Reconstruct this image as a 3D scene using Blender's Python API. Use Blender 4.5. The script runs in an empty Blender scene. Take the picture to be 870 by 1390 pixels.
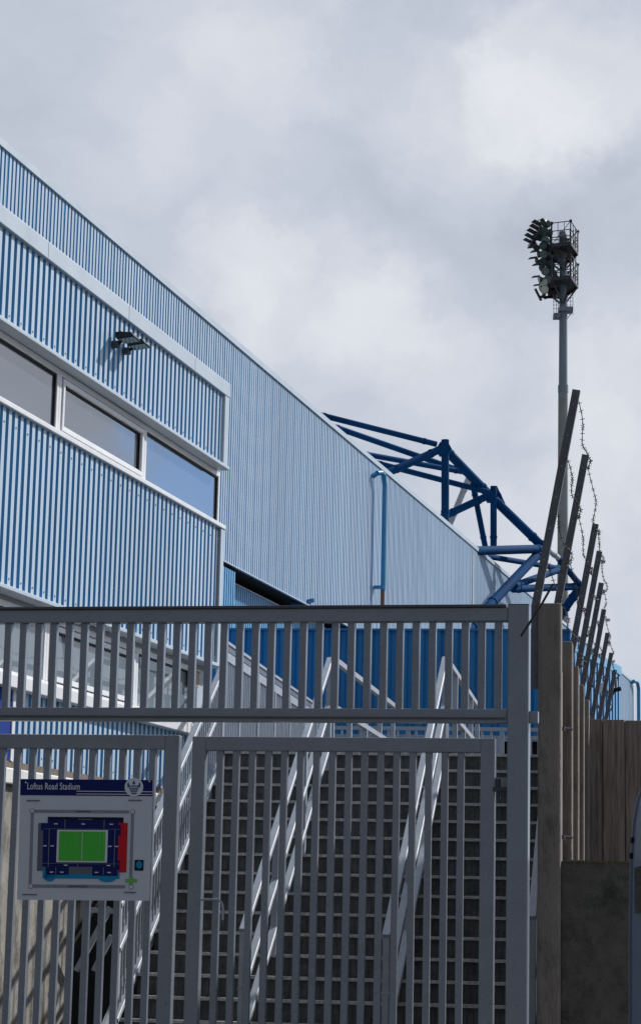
import bpy, math, random
from mathutils import Vector, Matrix
R = math.radians
random.seed(7)
scene = bpy.context.scene
col = scene.collection

# ------------------------------------------------------------------ camera
F = 3077.0                      # focal length in photo pixels (870 x 1390 frame)
EYE = Vector((0, 0, 1.6))
PITCH, ROLL = R(10.75), R(1.28)
CX, CY = 435.0, 650.0
fw = Vector((0, math.cos(PITCH), math.sin(PITCH)))
r0 = Vector((1, 0, 0)); u0 = Vector((0, -math.sin(PITCH), math.cos(PITCH)))
cu = u0 * math.cos(ROLL) - r0 * math.sin(ROLL)
cr = r0 * math.cos(ROLL) + u0 * math.sin(ROLL)
cam = bpy.data.objects.new('camera', bpy.data.cameras.new('camera')); col.objects.link(cam)
m = Matrix((cr, cu, -fw)).transposed().to_4x4(); m.translation = EYE
cam.matrix_world = m
cam.data.sensor_fit = 'VERTICAL'; cam.data.sensor_height = 36
cam.data.lens = F * 36 / 1390; cam.data.shift_y = -45 / 1390
cam.data.clip_start = 0.1; cam.data.clip_end = 4000
scene.camera = cam

def ray(px, py):
    d = fw + cr * ((px - CX) / F) - cu * ((py - CY) / F)
    return d / d.y
def at(px, py, Y): return EYE + ray(px, py) * Y
def azim(px, py):
    d = ray(px, py); return math.atan2(d.x, d.y)

class Plane:
    """vertical plane: origin, direction along, normal facing the street"""
    def __init__(s, o, along, nrm):
        s.o = Vector((o[0], o[1], 0)); s.a = Vector(along).normalized(); s.n = Vector(nrm).normalized()
    def sz(s, px, py, off=0):
        d = ray(px, py); o = s.o + s.n * off
        t = (o - EYE).dot(s.n) / d.dot(s.n)
        p = EYE + d * t
        return (p - s.o).dot(s.a), p.z
    def pt(s, a, z, off=0):
        p = s.o + s.a * a + s.n * off
        return Vector((p.x, p.y, z))
def frontal(px, py, Y, az):      # a plane facing the camera side
    return Plane(at(px, py, Y), (math.cos(az), -math.sin(az), 0), (-math.sin(az), -math.cos(az), 0))
def sideways(o, az):             # a plane running away, facing right
    return Plane(o, (math.sin(az), math.cos(az), 0), (math.cos(az), -math.sin(az), 0))

# ------------------------------------------------------------------ materials
def nt(name):
    mt = bpy.data.materials.new(name); mt.use_nodes = True
    return mt, mt.node_tree, mt.node_tree.nodes['Principled BSDF']
def mat(name, c, rough=.5, metal=0, var=.12, scale=6, bump=.0, spec=.5, dirt=None, stretch=None, bscale=60, ior=1.5, rvar=.12):
    mt, t, b = nt(name); N = t.nodes; L = t.links
    tc = N.new('ShaderNodeTexCoord'); mp = N.new('ShaderNodeMapping')
    L.new(tc.outputs['Object'], mp.inputs[0])
    if stretch: mp.inputs['Scale'].default_value = stretch
    n = N.new('ShaderNodeTexNoise'); n.inputs['Scale'].default_value = scale; n.inputs['Detail'].default_value = 7
    n.inputs['Roughness'].default_value = .65
    L.new(mp.outputs[0], n.inputs['Vector'])
    rp = N.new('ShaderNodeValToRGB')
    rp.color_ramp.elements[0].position = .3; rp.color_ramp.elements[1].position = .7
    lo = [x * (1 - var) for x in c]; hi = [min(1, x * (1 + var)) for x in c]
    rp.color_ramp.elements[0].color = (*lo, 1); rp.color_ramp.elements[1].color = (*hi, 1)
    L.new(n.outputs[0], rp.inputs[0])
    out = rp.outputs[0]
    if dirt:
        n2 = N.new('ShaderNodeTexNoise'); n2.inputs['Scale'].default_value = dirt[1]; n2.inputs['Detail'].default_value = 8
        n2.inputs['Roughness'].default_value = .7
        L.new(mp.outputs[0], n2.inputs['Vector'])
        r2 = N.new('ShaderNodeValToRGB'); r2.color_ramp.elements[0].position = dirt[2]; r2.color_ramp.elements[1].position = dirt[2] + .16
        r2.color_ramp.elements[0].color = (0, 0, 0, 1); r2.color_ramp.elements[1].color = (dirt[3],) * 3 + (1,)
        L.new(n2.outputs[0], r2.inputs[0])
        mx = N.new('ShaderNodeMixRGB'); mx.inputs[2].default_value = (*dirt[0], 1)
        L.new(r2.outputs[0], mx.inputs[0]); L.new(out, mx.inputs[1]); out = mx.outputs[0]
    L.new(out, b.inputs['Base Color'])
    b.inputs['Roughness'].default_value = rough; b.inputs['Metallic'].default_value = metal
    b.inputs['IOR'].default_value = ior; b.inputs['Specular IOR Level'].default_value = spec
    mr = N.new('ShaderNodeMapRange'); mr.inputs['To Min'].default_value = max(.02, rough - rvar); mr.inputs['To Max'].default_value = min(1, rough + rvar)
    L.new(n.outputs[0], mr.inputs['Value']); L.new(mr.outputs[0], b.inputs['Roughness'])
    if bump:
        n3 = N.new('ShaderNodeTexNoise'); n3.inputs['Scale'].default_value = bscale; n3.inputs['Detail'].default_value = 5
        L.new(mp.outputs[0], n3.inputs['Vector'])
        bp = N.new('ShaderNodeBump'); bp.inputs['Strength'].default_value = bump; bp.inputs['Distance'].default_value = .01
        L.new(n3.outputs[0], bp.inputs['Height']); L.new(bp.outputs[0], b.inputs['Normal'])
    return mt
M = {}
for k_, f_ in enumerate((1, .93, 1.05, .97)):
    M['crown' if k_ == 0 else 'crown%d' % k_] = mat('sunlit tone of cladding paint', (.425 * f_, .535 * f_, .64 * f_), .40, var=.07, scale=1.3, dirt=((.24, .33, .40), 2.6, .55, .5), stretch=(1, 1, .10))  # rib crowns: sunlit paleness put into the paint colour
M['web'] = mat('shaded tone of cladding paint', (.045, .25, .48), .42, var=.08, scale=1.5, stretch=(1, 1, .2))  # camera-facing rib sides: shade put into the same paint's colour
M['pan'] = mat('part shaded tone of cladding paint', (.09, .29, .48), .42, var=.08, scale=1.5, stretch=(1, 1, .2))  # troughs between ribs: a part-shaded tone of that paint
M['bcrown'] = mat('sunlit tone of bright cladding paint', (.16, .42, .66), .4, var=.06, scale=1.5)  # brighter cladding, its sunlit rib tone painted in
M['bweb'] = mat('shaded tone of bright cladding paint', (.01, .17, .42), .42, var=.08, scale=1.5)  # same brighter cladding with shade painted into rib sides and troughs
M['trim'] = mat('pale flashing', (.46, .53, .60), .4, var=.05, scale=2, dirt=((.25, .3, .35), 3, .6, .4))
M['white'] = mat('white window frame', (.74, .75, .76), .35, var=.04, scale=4, dirt=((.45, .45, .44), 3, .58, .4))
M['soffit'] = mat('grey soffit board', (.34, .35, .34), .6, var=.08)
M['gate'] = mat('grey gate paint', (.195, .222, .262), .28, var=.10, scale=4, rvar=.10, ior=1.6, dirt=((.14, .09, .06), 16, .68, .5))
M['gatecap'] = mat('dark gate trim', (.06, .065, .07), .5)
M['galv'] = mat('light grey rail paint', (.31, .345, .40), .55, var=.14, scale=7, dirt=((.3, .31, .33), 6, .58, .5))
M['riser'] = mat('dark stair riser', (.108, .113, .112), .75, var=.45, scale=9, bump=.4, bscale=90)
M['nosing'] = mat('pale stair nosing', (.47, .465, .455), .8, var=.5, scale=60, bump=.5, bscale=150)
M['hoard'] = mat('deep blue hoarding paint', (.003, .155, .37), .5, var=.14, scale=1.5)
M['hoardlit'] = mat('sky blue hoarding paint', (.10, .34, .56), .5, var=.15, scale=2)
M['navy'] = mat('navy truss paint', (.006, .055, .165), .8, var=.3, scale=1.2, spec=.05)
M['silver'] = mat('silver tube', (.5, .53, .58), .3, metal=.3, var=.2)
M['mast'] = mat('galvanised mast', (.20, .25, .30), .5, metal=.2, var=.12, scale=2, dirt=((.12, .12, .11), 1.2, .55, .5), stretch=(1, 1, .3))
M['mastold'] = mat('weathered mast', (.27, .28, .27), .6, metal=.1, var=.15, scale=2)
M['dark'] = mat('dark steel', (.045, .05, .06), .55, var=.25)
M['rust'] = mat('rusty deck', (.10, .06, .045), .7, var=.3)
M['lampglass'] = mat('green tinted lamp glass', (.07, .12, .11), .15, var=.6, scale=3)
M['lampwhite'] = mat('pale lamp', (.6, .63, .55), .4)
M['black'] = mat('black shade in voids', (.004, .004, .005), .9)  # near-black colour paints in the deep shade of openings
M['blackplastic'] = mat('black plastic', (.010, .011, .012), .6, spec=.25)
M['brown'] = mat('brown brick course', (.13, .095, .075), .85, var=.35, scale=18, bump=.6)
M['coping'] = mat('white painted coping', (.72, .72, .70), .6, var=.05, dirt=((.35, .34, .32), 4, .58, .5))
M['concrete'] = mat('buff concrete', (.27, .255, .225), .85, var=.2, scale=5, bump=.5, dirt=((.06, .055, .045), 7, .47, .8), stretch=(1, 1, .5))
M['post'] = mat('weathered concrete post', (.175, .152, .132), .9, var=.22, scale=7, bump=.9, bscale=70, dirt=((.05, .042, .035), 9, .52, .75), stretch=(1, 1, .3))
M['lowwall'] = mat('mossy dark concrete', (.085, .078, .065), .95, var=.3, scale=9, bump=1, bscale=60, dirt=((.012, .012, .01), 5, .5, .7))
M['moss'] = mat('moss', (.10, .11, .04), .95, var=.5, scale=30, bump=1)
M['arm'] = mat('galvanised steel angle', (.10, .105, .12), .5, metal=.35, var=.3, scale=12, dirt=((.04, .04, .045), 10, .55, .5))
M['wire'] = mat('barbed wire steel', (.05, .05, .06), .6, metal=.2)
M['copper'] = mat('brown pipe', (.22, .10, .045), .6)
M['pipe'] = mat('blue downpipe paint', (.05, .26, .48), .4)
M['cream'] = mat('cream vent plastic', (.58, .50, .34), .6)
M['asphalt'] = mat('asphalt', (.05, .05, .05), .9, var=.2, scale=3, bump=.5)
M['paving'] = mat('paving slabs', (.22, .21, .20), .9, var=.15, scale=3, bump=.4)
M['roof'] = mat('grey roof sheet', (.3, .33, .36), .6)
M['vanpaint'] = mat('blue grey van paint', (.11, .17, .26), .35, var=.04)
M['vansteel'] = mat('light grey van edge', (.15, .20, .27), .35, var=.04)
M['tyre'] = mat('tyre rubber', (.02, .02, .02), .8)
M['red'] = mat('red lamp plastic', (.4, .02, .02), .3)
# sign inks
def flat(name, c): return mat(name, [x * .85 for x in c], .6, var=.03, scale=3, spec=.2)
M['s_board'] = flat('sign board grey white', (.62, .67, .74)); M['s_navy'] = flat('sign navy', (.003, .012, .12))
M['s_black'] = flat('sign dark navy', (.006, .006, .03)); M['s_grey'] = flat('sign grey', (.25, .28, .34))
M['s_dgrey'] = flat('sign mid grey', (.14, .15, .19)); M['s_green'] = flat('sign green', (.075, .55, .06)); M['s_lgreen'] = flat('sign pitch line', (.16, .55, .14))
M['s_red'] = flat('sign red', (.6, .012, .022)); M['s_cyan'] = flat('sign cyan', (.01, .26, .5)); M['s_white'] = flat('sign white', (.72, .76, .82))
M['s_lime'] = flat('sign lime green', (.18, .5, .13)); M['s_blue'] = flat('sign emblem blue', (.025, .10, .25)); M['s_panel'] = flat('blue solid panel', (.0005, .035, .27))
# glass
def glass(name, base, ior=1.7):
    mt, t, b = nt(name)
    b.inputs['Base Color'].default_value = (*base, 1); b.inputs['Roughness'].default_value = .02
    b.inputs['IOR'].default_value = ior; b.inputs['Specular IOR Level'].default_value = .75
    tc = t.nodes.new('ShaderNodeTexCoord'); n = t.nodes.new('ShaderNodeTexNoise'); n.inputs['Scale'].default_value = .8
    bp = t.nodes.new('ShaderNodeBump'); bp.inputs['Strength'].default_value = .03; bp.inputs['Distance'].default_value = .02
    t.links.new(tc.outputs['Object'], n.inputs['Vector']); t.links.new(n.outputs[0], bp.inputs['Height']); t.links.new(bp.outputs[0], b.inputs['Normal'])
    return mt
M['glass'] = glass('window glass', (.06, .075, .095), 3.0)
M['glasslow'] = glass('lower window glass with blind', (.17, .21, .24))
# planks
def wood():
    mt, t, b = nt('weathered timber'); N = t.nodes; L = t.links
    tc = N.new('ShaderNodeTexCoord'); mp = N.new('ShaderNodeMapping'); mp.inputs['Scale'].default_value = (9, 9, .5)
    oi = N.new('ShaderNodeObjectInfo'); ad = N.new('ShaderNodeVectorMath'); ad.operation = 'ADD'
    L.new(tc.outputs['Object'], ad.inputs[0]); L.new(oi.outputs['Random'], ad.inputs[1]); L.new(ad.outputs[0], mp.inputs[0])
    n = N.new('ShaderNodeTexNoise'); n.inputs['Scale'].default_value = 4; n.inputs['Detail'].default_value = 9; n.inputs['Distortion'].default_value = .6
    L.new(mp.outputs[0], n.inputs['Vector'])
    r = N.new('ShaderNodeValToRGB'); e = r.color_ramp.elements; e[0].position = .3; e[1].position = .72
    e[0].color = (.10, .075, .065, 1); e[1].color = (.27, .21, .18, 1)
    L.new(n.outputs[0], r.inputs[0])
    hv = N.new('ShaderNodeHueSaturation'); mrv = N.new('ShaderNodeMapRange'); mrv.inputs['To Min'].default_value = .6; mrv.inputs['To Max'].default_value = 1.35
    L.new(oi.outputs['Random'], mrv.inputs['Value']); L.new(mrv.outputs[0], hv.inputs['Value']); hv.inputs['Saturation'].default_value = .8; L.new(r.outputs[0], hv.inputs['Color'])
    # knots
    v = N.new('ShaderNodeTexVoronoi'); v.inputs['Scale'].default_value = 1.0
    mp2 = N.new('ShaderNodeMapping'); mp2.inputs['Scale'].default_value = (3.2, 3.2, 1.5)
    L.new(ad.outputs[0], mp2.inputs[0]); L.new(mp2.outputs[0], v.inputs['Vector'])
    r2 = N.new('ShaderNodeValToRGB'); r2.color_ramp.elements[0].position = .05; r2.color_ramp.elements[1].position = .1
    r2.color_ramp.elements[0].color = (1, 1, 1, 1); r2.color_ramp.elements[1].color = (0, 0, 0, 1)
    L.new(v.outputs['Distance'], r2.inputs[0])
    mx = N.new('ShaderNodeMixRGB'); mx.inputs[2].default_value = (.02, .014, .012, 1)
    L.new(r2.outputs[0], mx.inputs[0]); L.new(hv.outputs[0], mx.inputs[1])
    L.new(mx.outputs[0], b.inputs['Base Color']); b.inputs['Roughness'].default_value = .85
    bp = N.new('ShaderNodeBump'); bp.inputs['Strength'].default_value = .4; bp.inputs['Distance'].default_value = .01
    L.new(n.outputs[0], bp.inputs['Height']); L.new(bp.outputs[0], b.inputs['Normal'])
    return mt
M['wood'] = wood()

# ------------------------------------------------------------------ builders
class MB:
    def __init__(s): s.v = []; s.f = []; s.mi = []; s.mats = []; s.sm = []
    def _m(s, mt):
        if mt not in s.mats: s.mats.append(mt)
        return s.mats.index(mt)
    def poly(s, pts, faces, mt, smooth=False):
        k = len(s.v); s.v += [Vector(p) for p in pts]
        i = s._m(mt)
        for f in faces: s.f.append([k + j for j in f]); s.mi.append(i); s.sm.append(smooth)
    def hexa(s, p, mt):           # 8 points: bottom 4, top 4
        s.poly(p, [(3, 2, 1, 0), (4, 5, 6, 7), (0, 1, 5, 4), (1, 2, 6, 5), (2, 3, 7, 6), (3, 0, 4, 7)], mt)
    def obox(s, c, ax, ay, az, mt, bev=0):  # centre + three half-extent vectors
        c = Vector(c); ax = Vector(ax); ay = Vector(ay); az = Vector(az)
        if not bev:
            s.hexa([c - ax - ay - az, c + ax - ay - az, c + ax + ay - az, c - ax + ay - az,
                    c - ax - ay + az, c + ax - ay + az, c + ax + ay + az, c - ax + ay + az], mt); return
        # chamfered long edges (along ay)
        bx = ax.normalized() * bev; bz = az.normalized() * bev
        ring = [-ax + bx - az, ax - bx - az, ax - az + bz, ax + az - bz, ax - bx + az, -ax + bx + az, -ax + az - bz, -ax - az + bz]
        pts = [c - ay + r for r in ring] + [c + ay + r for r in ring]
        fs = [(i, (i + 1) % 8, (i + 1) % 8 + 8, i + 8) for i in range(8)] + [tuple(range(7, -1, -1)), tuple(range(8, 16))]
        s.poly(pts, fs, mt)
    def beam(s, a, b, w, h, mt, side=None, bev=0):   # from a to b, w across 'side', h the other way
        a = Vector(a); b = Vector(b); d = (b - a); L = d.length; d.normalize()
        if side is None: side = d.cross(Vector((0, 0, 1)))
        side = Vector(side); side = (side - d * side.dot(d)).normalized(); up = side.cross(d).normalized()
        s.obox((a + b) / 2, side * w / 2, d * L / 2, up * h / 2, mt, bev)
    def tube(s, a, b, r, mt, n=12, r2=None, caps=True):
        a = Vector(a); b = Vector(b); d = (b - a).normalized(); r2 = r if r2 is None else r2
        x = d.orthogonal().normalized(); y = d.cross(x)
        p = [a + (x * math.cos(2 * math.pi * i / n) + y * math.sin(2 * math.pi * i / n)) * r for i in range(n)]
        q = [b + (x * math.cos(2 * math.pi * i / n) + y * math.sin(2 * math.pi * i / n)) * r2 for i in range(n)]
        s.poly(p + q, [(i, (i + 1) % n, (i + 1) % n + n, i + n) for i in range(n)], mt, True)
        if caps: s.poly(p + q, [tuple(range(n - 1, -1, -1)), tuple(range(n, 2 * n))], mt)
    def path(s, pts, r, mt, n=6):
        for a, b in zip(pts[:-1], pts[1:]): s.tube(a, b, r, mt, n, caps=False)
    def build(s, name, parent=None, bevel=0):
        me = bpy.data.meshes.new(name)
        off = Vector((0, 0, 0)); q = parent
        while q is not None: off += q.location; q = q.parent
        me.from_pydata([tuple(v - off) for v in s.v], [], s.f)
        for mt in s.mats: me.materials.append(mt)
        me.polygons.foreach_set('material_index', s.mi); me.polygons.foreach_set('use_smooth', s.sm)
        me.update()
        o = bpy.data.objects.new(name, me); col.objects.link(o)
        if parent is not None: o.parent = parent
        if bevel:
            b = o.modifiers.new('b', 'BEVEL'); b.width = bevel; b.segments = 2; b.limit_method = 'ANGLE'
        return o
def thing(name, label, cat, loc, group=None):
    o = bpy.data.objects.new(name, None); col.objects.link(o); o.location = loc; o.empty_display_size = .2
    o['label'] = label; o['category'] = cat
    if group: o['group'] = group
    return o
def tag(o, label, cat, group=None):
    o['label'] = label; o['category'] = cat
    if group: o['group'] = group
    return o
def struct(o): o['kind'] = 'structure'; return o

# ------------------------------------------------------------------ planes of the scene
AZB = azim(1240, 1250)           # the stand's long wall
AZF = R(9.0)                     # stairs and street fence
AZG = R(12.0)                    # the gateway
nB = Vector((math.cos(AZB), -math.sin(AZB), 0))
MAIN = sideways(-nB * 10.3, AZB)
ANX = sideways(at(303, 720, 22), AZB)
GATE = frontal(690, 1000, 14.0, AZG)
Z = Vector((0, 0, 1))

# ------------------------------------------------------------------ ground
b = MB(); b.poly([(-700, -300, 0), (700, -300, 0), (700, 1500, 0), (-700, 1500, 0)], [(0, 1, 2, 3)], M['asphalt'])
struct(b.build('ground'))
b = MB(); p = GATE
b.hexa([(-4, 9.5, .004), (6, 9.5, .004), (6, 16.2, .004), (-4, 16.2, .004), (-4, 9.5, .12), (6, 9.5, .12), (6, 16.2, .12), (-4, 16.2, .12)], M['paving'])
struct(b.build('pavement'))

# ------------------------------------------------------------------ corrugated cladding
PITCH_W = .1183
def cladding(pl, s0, s1, z0, z1, off=0, lap=(8, .004), pitch=PITCH_W, depth=.017, cw=.50, ww=.09, mats=None, sub=1):
    rp_ = random.Random(int(abs(s0 * 7) + z0 * 13))
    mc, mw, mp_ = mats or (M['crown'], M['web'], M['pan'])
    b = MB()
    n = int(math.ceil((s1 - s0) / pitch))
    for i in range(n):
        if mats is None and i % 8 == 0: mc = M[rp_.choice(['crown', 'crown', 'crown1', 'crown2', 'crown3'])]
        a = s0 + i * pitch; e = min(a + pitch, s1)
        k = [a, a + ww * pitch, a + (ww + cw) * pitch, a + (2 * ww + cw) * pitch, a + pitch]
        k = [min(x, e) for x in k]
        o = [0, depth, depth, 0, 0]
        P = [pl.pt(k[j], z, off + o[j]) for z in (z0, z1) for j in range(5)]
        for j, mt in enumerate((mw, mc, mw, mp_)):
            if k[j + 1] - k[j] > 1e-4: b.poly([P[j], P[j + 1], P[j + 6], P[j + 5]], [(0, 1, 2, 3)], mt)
    if mats is None:
        for i in range(0, n, lap[0]):            # sheet laps and rows of fixing screws
            a = s0 + i * pitch + (ww + cw) * pitch
            b.hexa([pl.pt(a - lap[1], z0, off + depth), pl.pt(a, z0, off + depth), pl.pt(a, z0, off + depth + .002), pl.pt(a - lap[1], z0, off + depth + .002),
                    pl.pt(a - lap[1], z1, off + depth), pl.pt(a, z1, off + depth), pl.pt(a, z1, off + depth + .002), pl.pt(a - lap[1], z1, off + depth + .002)], M['web'])
        zz = z0 + .06
        while zz < z1 and n < 200:
            for i in range(1, n, 2):
                c = pl.pt(s0 + (i + ww + cw * .5) * pitch, zz, off + depth + .003); b.obox(c, pl.a * .006, Z * .006, pl.n * .003, M['soffit'])
            zz += 1.15
    return b
def slab(pl, s0, s1, z0, z1, o0, o1, mt, b=None):
    b = b or MB()
    b.hexa([pl.pt(s0, z0, o0), pl.pt(s1, z0, o0), pl.pt(s1, z0, o1), pl.pt(s0, z0, o1),
            pl.pt(s0, z1, o0), pl.pt(s1, z1, o0), pl.pt(s1, z1, o1), pl.pt(s0, z1, o1)], mt)
    return b

# ------------------------------------------------------------------ main stand
ztop = (MAIN.sz(445, 569)[1] + MAIN.sz(100, 284)[1] + MAIN.sz(640, 737)[1]) / 3
zbot = MAIN.sz(380, 801)[1]
sL = MAIN.sz(-60, 200)[0]; sR = MAIN.sz(858, 921)[0]
stand = thing('stadium_stand', 'long pale blue ribbed metal wall of the stadium stand receding behind the gate', 'stadium stand', MAIN.pt(sL, 0, 0))
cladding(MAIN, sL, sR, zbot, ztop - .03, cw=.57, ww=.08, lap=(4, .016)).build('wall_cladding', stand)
slab(MAIN, sL, sR + .05, ztop - .075, ztop + .02, -.6, .045, M['trim']).build('roof_edge', stand)
slab(MAIN, sL, sR, ztop - .15, ztop - .05, -22, -.6, M['roof']).build('roof', stand)
slab(MAIN, sR, sR + .04, 0, ztop - .14, -22, .03, M['crown']).build('end_wall', stand)
slab(MAIN, sL, sR, zbot - .022, zbot - .004, -.02, .03, M['trim']).build('bottom_flashing', stand)
sj = MAIN.sz(318, 790)[0]
sk = MAIN.sz(640, 760)[0]
slab(MAIN, sk, sk + .12, zbot, ztop - .14, .0, .035, M['trim']).build('joint_strip', stand)
# set-back lower wall with the open slot above it
zs = MAIN.sz(395, 821)[1]
cladding(MAIN, sj + .1, sR, 0, zs, -.28, mats=(M['bcrown'], M['bweb'], M['bweb'])).build('lower_wall', stand)
slab(MAIN, sj + .1, sR, zs, zs + .02, -.265, -.25, M['trim']).build('lower_wall_flashing', stand)
slab(MAIN, sj, sR, zs - .5, zbot - .034, -3.2, -3.0, M['black']).build('slot_shade_back', stand)  # black sheet gives the depth of the slot its shade as colour
slab(MAIN, sj, sR, zbot - .02, zbot - .003, -3.0, -.022, M['black']).build('slot_shade_ceiling', stand)  # underside painted black so the slot looks fully shaded
cladding(MAIN, sL, sj, 0, zbot - .095, -.002, mats=(M['bcrown'], M['bweb'], M['bweb'])).build('lower_wall', stand)
slab(MAIN, sj, sj + .08, zs - 1.5, zbot - .1, -.5, -.01, M['blackplastic']).build('slot_jamb', stand)
b = MB(); b.beam(MAIN.pt(*MAIN.sz(402, 821), -.12), MAIN.pt(*MAIN.sz(421, 815), .05), .05, .07, M['navy']); b.build('slot_bracket', stand)

# downpipes
def downpipe(px, ytop, ybot, ybrown, label, pxlean=0):
    s, zt = MAIN.sz(px, ytop); _, zb = MAIN.sz(px, ybot)
    t = thing('downpipe', label, 'drainpipe', MAIN.pt(s, zb, .1), 'blue downpipes on the stand wall')
    r = .052 if px < 700 else .07
    b = MB(); zm = MAIN.sz(px, ybrown)[1]
    c = MAIN.pt(s, zt, .16)
    L = -.34 if px < 700 else -1.0
    pts = [MAIN.pt(s + L, zt - .05, .02), MAIN.pt(s + L, zt + .02, .12), MAIN.pt(s + L * .6, zt + .05, .18), MAIN.pt(s + L * .3, zt + .02, .2), MAIN.pt(s, zt - .18, .2), MAIN.pt(s, zm, .2)]
    for q, w in zip(pts[:-1], pts[1:]): b.tube(q, w, r, M['pipe'], 12)
    b.build('pipe', t)
    b = MB(); b.tube(MAIN.pt(s, zm, .2), MAIN.pt(s, zb, .2), r * .8, M['copper'] if ybrown < ybot else M['pipe'], 12); b.build('pipe_foot', t)
    for z in (zm + .06,):
        b = MB(); b.obox(MAIN.pt(s, z, .13), MAIN.a * r * 1.2, MAIN.n * .10, Z * .03, M['pipe']); b.build('pipe_clip', t)
downpipe(509, 648, 870, 803, 'blue downpipe with brown foot, running down the middle of the ribbed wall')
downpipe(859, 929, 1010, 1010, 'far blue downpipe at the very end of the long ribbed wall')

# ------------------------------------------------------------------ annexe with windows
def az_(px, py): return ANX.sz(px, py)[1]
def as_(px, py, off=0): return ANX.sz(px, py, off)[0]
sC = as_(304, 580); sL2 = as_(-45, 600)
z_bt = (az_(307, 523) + az_(0, 281)) / 2; z_bb = (az_(306, 538) + az_(0, 311)) / 2
z_c1 = (az_(304, 634) + az_(0, 433)) / 2
z_s1 = (az_(302, 719) + az_(86, 600)) / 2; z_s1t = z_s1 + .045
z_c2 = (az_(293, 901) + az_(0, 794)) / 2
z_s2 = (az_(121, 961) + az_(0, 931)) / 2; z_s2t = z_s2 + .10
z_cl3 = (az_(3, 1030) + az_(134, 1053)) / 2; z_br = (az_(3, 1042) + az_(95, 1056)) / 2; z_cp = az_(3, 1063)
anx = thing('office_annexe', 'blue ribbed annexe block with two rows of white framed windows at the left', 'annexe building', ANX.pt(sL2, 0, 0))
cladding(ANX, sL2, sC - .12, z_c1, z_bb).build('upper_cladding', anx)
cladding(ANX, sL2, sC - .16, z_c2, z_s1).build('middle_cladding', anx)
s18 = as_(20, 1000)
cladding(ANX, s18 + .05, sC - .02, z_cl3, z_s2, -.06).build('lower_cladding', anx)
slab(ANX, sL2, s18, z_cl3, z_s2, -.1, -.03, M['s_panel']).build('blue_panel', anx)
slab(ANX, s18, s18 + .05, z_cl3, z_s2, -.1, -.02, M['white']).build('panel_edge', anx)
b = slab(ANX, sL2, sC + .03, z_bb, z_bt, -.12, .05, M['trim'])
b.build('parapet_flashing', anx, .006)
for px in (58, 168, 258):
    sj2 = as_(px, 300 + px * .79); b = MB(); slab(ANX, sj2, sj2 + .006, z_bb + .01, z_bt - .01, .045, .052, M['soffit'], b); b.build('flashing_joint', anx)
slab(ANX, sC - .12, sC + .03, z_c1, z_bb - .003, -.12, .045, M['trim']).build('corner_flashing', anx, .006)
slab(ANX, sC - .11, sC, z_c2, z_s1 - .003, -.12, .04, M['trim']).build('corner_flashing', anx, .006)
slab(ANX, sC - .165, sC - .125, z_c2, z_s1 - .003, -.12, -.005, M['dark']).build('corner_gap', anx)
slab(ANX, sL2, sC + .05, z_c1 - .035, z_c1 - .003, -.2, .06, M['trim']).build('drip_edge', anx, .004)
slab(ANX, sL2, sC + .05, z_c2 - .035, z_c2 - .003, -.2, .06, M['trim']).build('drip_edge', anx, .004)
# solid body behind
slab(ANX, sL2, sC - .02, 0, z_bt - .05, -4.2, -.45, M['crown']).build('rear_body', anx)
slab(ANX, as_(100, 1250), sC - .1, 0, z_cp - .01, -.448, -.40, M['black']).build('undercroft_shade', anx)  # black sheet standing for shade in the open space below
slab(ANX, sL2, sC - .03, z_bt - .05, z_bt - .02, -4.2, -.13, M['roof']).build('roof', anx)
slab(ANX, sC - .06, sC - .022, z_c1 - .4, z_bb, -.445, -.13, M['crown']).build('return_wall', anx)
slab(ANX, sC - .06, sC - .022, 0, z_s1, -.445, -.13, M['crown']).build('return_wall', anx)
def window(s0, s1, z0, z1, off, gm, frame=.055, opening=False):
    w = MB(); f = frame
    slab(ANX, s0, s1, z1 - f, z1, off - .05, off, M['white'], w); slab(ANX, s0, s1, z0, z0 + f, off - .05, off, M['white'], w)
    slab(ANX, s0, s0 + f, z0 + f, z1 - f, off - .05, off - .001, M['white'], w); slab(ANX, s1 - f, s1, z0 + f, z1 - f, off - .05, off - .001, M['white'], w)
    wi = w.build('window', anx, .004)
    if opening:
        k = MB(); g = .012; q = f + g; e = .04
        for a0, a1, c0, c1 in ((s0 + q, s1 - q, z1 - q - e, z1 - q), (s0 + q, s1 - q, z0 + q, z0 + q + e), (s0 + q, s0 + q + e, z0 + q + e, z1 - q - e), (s1 - q - e, s1 - q, z0 + q + e, z1 - q - e)):
            slab(ANX, a0, a1, c0, c1, off - .04, off + .012, M['white'], k)
        k.build('sash', wi, .004)
        g2 = MB(); slab(ANX, s0 + f, s1 - f, z0 + f, z1 - f, off - .046, off - .042, M['blackplastic'], g2); g2.build('gasket', wi)
        f = q + e
    p_ = MB(); slab(ANX, s0 + f - .002, s1 - f + .002, z0 + f - .002, z1 - f + .002, off - .036, off - .026, gm, p_); p_.build('pane', wi)
    ga = MB(); e = .016
    for a0, a1, c0, c1 in ((s0 + f, s1 - f, z1 - f - e, z1 - f), (s0 + f, s0 + f + e, z0 + f, z1 - f - e), (s1 - f - e, s1 - f, z0 + f, z1 - f - e)):
        slab(ANX, a0, a1, c0, c1, off - .025, off - .012, M['blackplastic'], ga)
    ga.build('seal', wi)
    return wi
wo = -.06
zw0, zw1 = z_s1t, z_c1 - .040
e1, e2, e3, e4 = as_(81, 540, wo), as_(197, 610, wo), as_(299, 660, wo), as_(-45, 480, wo)
wins = [window(e4, e1, zw0, zw1, wo, M['glass'], .05), window(e1 + .002, e2, zw0, zw1, wo, M['glass'], .05, True), window(e2 + .002, e3, zw0, zw1, wo, M['glass'], .05)]
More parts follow.
